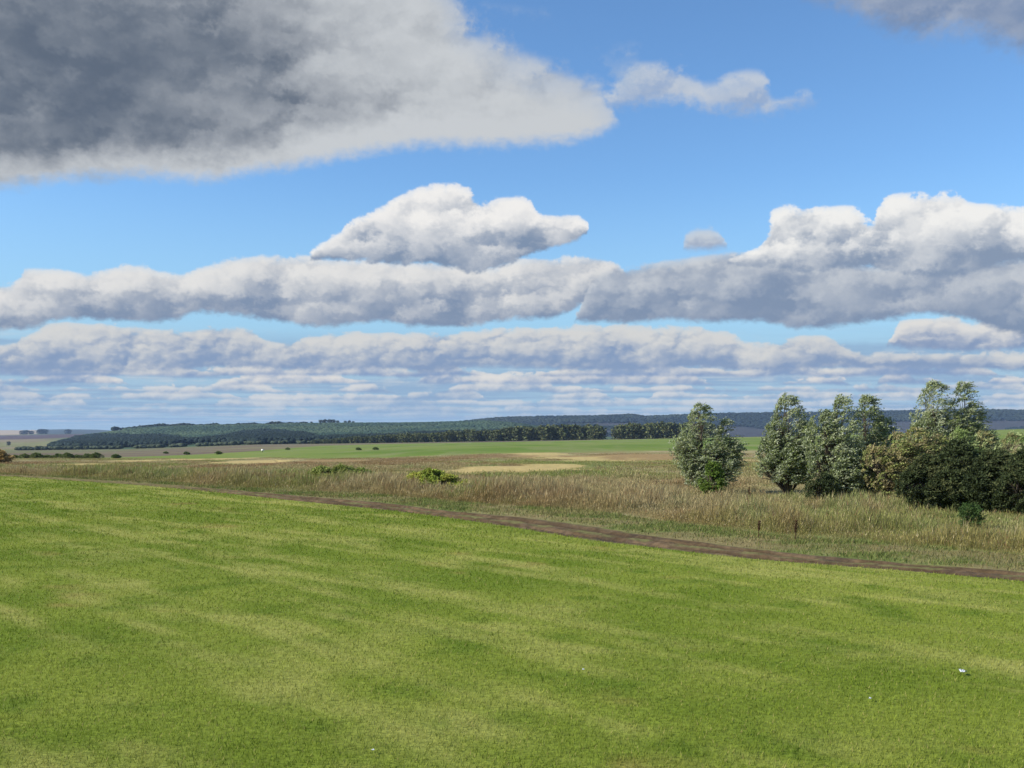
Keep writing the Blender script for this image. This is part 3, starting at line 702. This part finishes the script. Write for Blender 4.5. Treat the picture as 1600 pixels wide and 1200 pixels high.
for i, (px, py) in enumerate([(292, 710.5), (342, 710), (260, 709), (182, 716), (560, 703.5), (587, 703), (450, 703)]):
    Yv = Yof(float(px), py)
    woody('shrub', px, Yv, [(0, 0, .8, 1.1, .3)], .02, 120, (.35, .16, .8), [(.11, .16, .05), (.13, .18, .06)], FS[i], 'shrub',
          'dark shrubs scattered over the far green field', seed=90 + i, trunk_r=.05, mat=M_foliage, parts=('stems', 'foliage'))

# ------------------------------------------------------------------ far trees
def crown_mesh(seed, cols, n=620, w=.5):
    """unit crown (height 1, base at 0): leaf clumps scattered through a lumpy volume"""
    g = np.random.default_rng(seed); m = n
    lob = [(0, 0, .55, w * .75, .42)] + [(g.uniform(-.25, .25) * w * 2, g.uniform(-.25, .25) * w * 2, g.uniform(.3, .78), w * g.uniform(.35, .55), g.uniform(.16, .26)) for _ in range(7)]
    P = []
    for k in range(m):
        L_ = lob[g.integers(len(lob))] if k % 2 else lob[0]
        v = g.normal(size=3); v /= np.linalg.norm(v); v *= g.random() ** .25
        P.append([L_[0] + v[0] * L_[3], L_[1] + v[1] * L_[3], L_[2] + v[2] * L_[4]])
    P = np.array(P); P[:, 2] = np.clip(P[:, 2], .02, 1.0); low = g.random(m) < .22; P[low, 2] = g.uniform(.02, .3, low.sum())
    s = g.uniform(.03, .065, m)[:, None]
    a = g.normal(size=(m, 3)); a /= np.linalg.norm(a, axis=1)[:, None]; b = np.cross(a, g.normal(size=(m, 3))); b /= np.linalg.norm(b, axis=1)[:, None]
    V = np.stack([P + a * s, P + b * s, P - a * s * .9, P - b * s], 1).reshape(-1, 3)
    cs = np.array(cols)[g.integers(0, len(cols), m)] * g.uniform(.75, 1.25, (m, 1))
    return V, np.arange(4 * m).reshape(-1, 4), np.repeat(cs, 4, 0)
def far_tree_proto(seed, cols, w, name):
    root = empty(name); V, Fq, Cl = crown_mesh(seed, cols, w=w)
    s = np.linspace(0, 1, 5)[:, None]
    tv, tf, _ = tube(np.concatenate([.02 * np.sin(s * 3), 0 * s, s * .7], 1), np.linspace(.022, .006, 5), 5)
    tubes = [(tv, tf, np.ones((len(tv), 3)))]
    for a in range(4):
        e = C(math.cos(a * 1.6 + seed) * w * .5, math.sin(a * 1.6 + seed) * w * .5, .5 + .1 * a); P = C(0, 0, .18 + .08 * a) * (1 - s) + e * s
        tubes.append(tube(P, np.linspace(.009, .003, 5), 4))
    tv, tf, _ = join(*tubes)
    mesh('trunk', tv, tf, M_bark, root, smooth=True); mesh('crown', V, Fq, M_far, root, colr=Cl)
    return root
WB = [(.062, .086, .04), (.08, .104, .044), (.10, .12, .05), (.13, .138, .054)]
protos = [far_tree_proto(200 + i, WB, .40 + .05 * (i % 3), 'windbreak_tree') for i in range(5)]
used = [False] * 5
g = np.random.default_rng(77)
px = 1108.
idx = 0
while px > 486:
    if 939 < px < 961: px = 939; continue
    f = (px - 486) / (1158 - 486)
    Yv = 985 + (1 - f) * 165 + g.uniform(-6, 6)
    H = (4.5 + 12.5 * min(1, f * 1.7) ** .7) * g.uniform(.88, 1.12)
    k = idx % 5; r = protos[k] if not used[k] else dup(protos[k]); used[k] = True
    X = (px - 800) / F * Yv
    r.location = (X, Yv, float(hxy(X, Yv)) - .3); r.rotation_euler = (0, 0, g.uniform(0, 6.28)); r.scale = (H * 1.15, H * 1.15, H)
    spec = {0: 'last tree at the right end of the windbreak row'}.get(idx)
    if px < 489: spec = 'smallest tree at the far left end of the windbreak row'
    if 961 <= px < 966.2: spec = 'windbreak tree standing at the right side of the narrow gap in the row'
    if px == 939: spec = 'windbreak tree standing at the left side of the narrow gap in the row'
    tag(r, spec or 'leafy tree in the long windbreak row at the far edge of the green field', 'tree', 'windbreak trees at the far edge of the green field')
    px -= (5.2 + 1.5 * g.random()) * (.62 + .38 * f); idx += 1
# trees on the skyline of the left hill and on the far-left fields
DK = [(.025, .035, .025), (.035, .05, .03), (.05, .065, .035)]
sp = far_tree_proto(300, DK, .5, 'skyline_tree'); first = True
sky_spots = [(475, 2600, 7, 'a'), (487, 2600, 8, 'a'), (502, 2600, 13, 'b'), (508, 2600, 14, 'b'), (515, 2600, 14, 'b'), (521, 2600, 13, 'b'), (528, 2600, 10, 'b'), (540, 2600, 9, 'b'), (546, 2600, 10, 'b'), (552, 2600, 8, 'b'),
             (36, 5200, 22, 'c'), (42, 5200, 24, 'c'), (50, 5200, 20, 'c'), (64, 5200, 28, 'c'), (70, 5200, 28, 'c'), (107, 5200, 26, 'd'), (15, 2300, 10, 'e')]
for k, (x_, Yv, H, c_) in enumerate(sky_spots):
    r = sp if first else dup(sp); first = False
    X = (x_ - 800) / F * Yv
    r.location = (X, Yv, float(hxy(X, Yv)) - .3); r.rotation_euler = (0, 0, k * 1.3); wd = 1.9 if c_ in 'cd' else 1.3; r.scale = (H * wd, H * wd, H)
    lab, grp = {'a': ('one of two tiny trees alone on the skyline of the left hill', 'two lone skyline trees'), 'b': ('dark tree in the grove on the skyline of the left hill', 'grove on the hill skyline'),
                'c': ('dark tree in the clumps before the pale field at the far left', 'tree clumps at the far left'), 'd': ('single dark tree on the far left horizon', None), 'e': ('lone dark tree in the valley at the far left', None)}[c_]
    if c_ == 'a': lab = ('left' if k == 0 else 'right') + ' one of two tiny trees alone on the left hill skyline'
    if c_ == 'c': lab = ['leftmost', 'second from left', 'middle', 'second from right', 'rightmost'][k - 10] + ' of the dark trees before the pale field at the far left'
    if c_ == 'b': lab = ['leftmost', 'second', 'third', 'fourth', 'fifth', 'sixth', 'seventh', 'rightmost'][k - 2] + ' dark tree from the left in the hill skyline grove'
    tag(r, lab, 'tree', grp)

# ------------------------------------------------------------------ forests on the hills (stuff)
phi = (1 + 5 ** .5) / 2
ICO = np.array([(-1, phi, 0), (1, phi, 0), (-1, -phi, 0), (1, -phi, 0), (0, -1, phi), (0, 1, phi), (0, -1, -phi), (0, 1, -phi), (phi, 0, -1), (phi, 0, 1), (-phi, 0, -1), (-phi, 0, 1)]) / math.hypot(1, phi)
ICF = np.array([(0, 11, 5), (0, 5, 1), (0, 1, 7), (0, 7, 10), (0, 10, 11), (1, 5, 9), (5, 11, 4), (11, 10, 2), (10, 7, 6), (7, 1, 8), (3, 9, 4), (3, 4, 2), (3, 2, 6), (3, 6, 8), (3, 8, 9), (4, 9, 5), (2, 4, 11), (6, 2, 10), (8, 6, 7), (9, 8, 1)])
def forest(name, P, Y, h, w, colr, label):
    g = np.random.default_rng(len(P)); n = len(P); X = (P - 800) / F * Y; Z = hz(P, Y)
    h = h * g.uniform(.75, 1.2, n)
    jit = g.uniform(.72, 1.25, (n, 12, 1)); V = ICO[None] * jit * np.stack([w * g.uniform(.8, 1.2, n), w * g.uniform(.8, 1.2, n), h * .5], -1)[:, None]
    V += np.stack([X, Y, Z + h * .5], -1)[:, None]
    Fq = (ICF[None] + (np.arange(n) * 12)[:, None, None]).reshape(-1, 3)
    cl = np.repeat((colr * g.uniform(.88, 1.12, (n, 1)))[:, None], 12, 1).reshape(-1, 3)
    return tag(mesh(name, V.reshape(-1, 3), Fq, M_far, colr=cl), label, 'forest', kind='stuff')
g = np.random.default_rng(5)
n = 60000
P = g.uniform(70, 900, n); Y = g.uniform(1250, 2640, n)
zz = hz(P, Y); qx, qy = proj((P - 800) / F * Y, Y, zz)
lowedge = np.interp(P, [70, 80, 120, 270, 300, 360, 500, 700, 900], [703, 701, 700.5, 698, 694, 695, 692.5, 690, 686])
leftb = 80 + 40 * sst(700, 684, qy) + 75 * sst(684, 673, qy)
inside = (P > leftb) & (qy < lowedge)
P, Y, qy = P[inside], Y[inside], qy[inside]; X = (P - 800) / F * Y
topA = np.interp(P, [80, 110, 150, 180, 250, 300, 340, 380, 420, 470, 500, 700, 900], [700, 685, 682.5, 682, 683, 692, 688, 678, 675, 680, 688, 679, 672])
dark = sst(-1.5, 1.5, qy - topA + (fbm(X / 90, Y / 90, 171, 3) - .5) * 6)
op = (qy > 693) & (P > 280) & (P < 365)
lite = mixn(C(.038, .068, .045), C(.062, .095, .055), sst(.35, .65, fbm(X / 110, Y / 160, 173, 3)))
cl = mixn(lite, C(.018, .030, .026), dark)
keep = ~op | (g.random(len(P)) < .2)
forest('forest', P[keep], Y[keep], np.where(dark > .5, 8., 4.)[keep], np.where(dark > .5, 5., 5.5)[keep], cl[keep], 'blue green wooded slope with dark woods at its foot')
n = 24000
P = g.uniform(640, 1850, n); Y = g.uniform(3450, 4560, n); X = (P - 800) / F * Y
n2 = fbm(X / 400, Y / 300, 137, 3)
keep = (n2 < .53) | (Y > 4150); keep &= ~((P > 1080) & (Y < 3600))
forest('forest', P[keep], Y[keep], 11., 10., mixn(C(.014, .024, .022), C(.026, .038, .028), sst(.4, .6, fbm(X / 200, Y / 200, 175, 3)))[keep], 'dark blue forest covering the long ridge on the right horizon')  # cloud shadow over the ridge is put into these dark tree colours
n = 500
P = g.uniform(175, 480, n); Y = g.uniform(2585, 2615, n)
forest('forest', P, Y, 8.5 * (.4 + fbm(P / 12, P * 0, 5, 2)), 7., np.tile(C(.02, .03, .022), (n, 1)), 'thin dark line of wood along the crest of the left hill')
n = 900
P = g.uniform(-60, 700, n); Y = np.interp(P, PXG, L6) + g.uniform(4, 26, n)
kk = fbm(P / 20, P * 0, 8, 3) > .45
forest('forest', P[kk], Y[kk], 4.5, 4., np.tile(C(.05, .065, .04), (kk.sum(), 1)), 'low scrub along the far edge of the brown ploughed field')

# ------------------------------------------------------------------ small things
def dock(px, Yv, h, lab):
    X = (px - 800) / F * Yv; r = empty('dead_weed', (X, Yv, float(hxy(X, Yv)) - .02)); tag(r, lab, 'weed', 'dark dead weeds in the grass')
    s = np.linspace(0, 1, 6)[:, None]; P = np.concatenate([.04 * s ** 2, 0 * s, h * s], 1)
    v, f, _ = tube(P, np.linspace(.016, .007, 6)); mesh('stem', v, f, M_dark, r, smooth=True)
    g = np.random.default_rng(int(px)); n = 260
    z = h * g.uniform(.45, 1.03, n); a = g.uniform(0, 6.28, n); q = .055 * np.sin((z / h - .42) / .62 * math.pi * .9) ** .6 * g.random(n) ** .5
    Pc = np.stack([.04 * (z / h) ** 2 + q * np.cos(a), q * np.sin(a), z], -1)
    global rng
    rng = g
    V, Fq, Cl = leaf_quads(Pc, g.normal(size=(n, 3)) + C(0, 0, 1), np.full(n, .035), np.full(n, .022), np.ones((n, 3)) * .03)
    mesh('seed_head', V, Fq, M_dark, r)
dock(1183, 32.6, .56, 'dark dead weed stalk at the grass edge, leftmost of the front two')
dock(1240, 32.0, .62, 'dark dead weed stalk at the grass edge below the forked willow')
dock(1168, 46, .9, 'dark dead weed stalk between the lone willow and the forked one')
def scrap(px, py, s, lab, seed, fold):
    Yv = zat_inv(py); X = (px - 800) / F * Yv; g = np.random.default_rng(seed); n = 7
    u, v = np.meshgrid(np.linspace(-1, 1, n), np.linspace(-1, 1, n), indexing='ij')
    z = abs(g.normal(0, fold, (n, n))) + .25 * np.abs(u + v * .4)
    V = np.stack([u * (1 + g.normal(0, .08, (n, n))), v * .7, z], -1).reshape(-1, 3) * s
    o = mesh('litter', V, grid_faces(n, n), M_paper, loc=(X, Yv, float(Zl(C(X), C(Yv))[0]) + .045)); o.rotation_euler = (.15, -.1, g.uniform(0, 3))
    so_ = o.modifiers.new('thick', 'SOLIDIFY'); so_.thickness = .001
    tag(o, lab, 'litter')
scrap(1495, 1055, .05, 'crumpled white scrap of paper on the lawn near the right edge', 3, .22)
scrap(1352, 1098, .02, 'tiny white scrap on the lawn left of the larger crumpled one', 4, .2)
scrap(910, 1052, .02, 'tiny white scrap on the lawn in the middle foreground', 5, .2)
scrap(586, 1180, .016, 'tiny white scrap at the very bottom of the lawn', 6, .2)
Yv = Yof(411., 706.5); X = (411 - 800) / F * Yv; Z = float(hxy(X, Yv))
r = empty('field_marker', (X, Yv, Z)); tag(r, 'tiny white marker board on a post in the far fields', 'marker')
s_ = Yv / F
bx = lambda w, d, z0, z1: (np.array([(x, y, z) for z in (z0, z1) for x, y in ((-w, -d), (w, -d), (w, d), (-w, d))], float), np.array([(0, 3, 2, 1), (4, 5, 6, 7), (0, 1, 5, 4), (1, 2, 6, 5), (2, 3, 7, 6), (3, 0, 4, 7)]), np.ones((8, 3)))
v, f, _ = bx(2.0 * s_, .1, 1.6 * s_, 4.6 * s_); mesh('board', v, f, M_board, r)
v, f, _ = bx(.5 * s_, .08, -.1, 1.6 * s_); mesh('post', v, f, M_dark, r)

# ------------------------------------------------------------------ air
HZ = bpy.data.materials.new('haze_air'); HZ.use_nodes = True; T_ = HZ.node_tree
T_.nodes.remove(T_.nodes['Principled BSDF'])
pv = T_.nodes.new('ShaderNodeVolumePrincipled'); pv.inputs['Color'].default_value = (.45, .65, 1.0, 1); pv.inputs['Density'].default_value = 5.0e-5; pv.inputs['Anisotropy'].default_value = .0
T_.links.new(pv.outputs[0], T_.nodes['Material Output'].inputs['Volume'])
lo = float(min(o.data.vertices[i].co.z for o in [bpy.data.objects['ground']] for i in range(len(o.data.vertices)))) - 1
hi = 118.0
v, f, _ = bx(9600, 9600, lo, hi)
hb_ = tag(mesh('haze', v, f, HZ), 'faint blue air over the whole landscape', 'haze', kind='stuff')
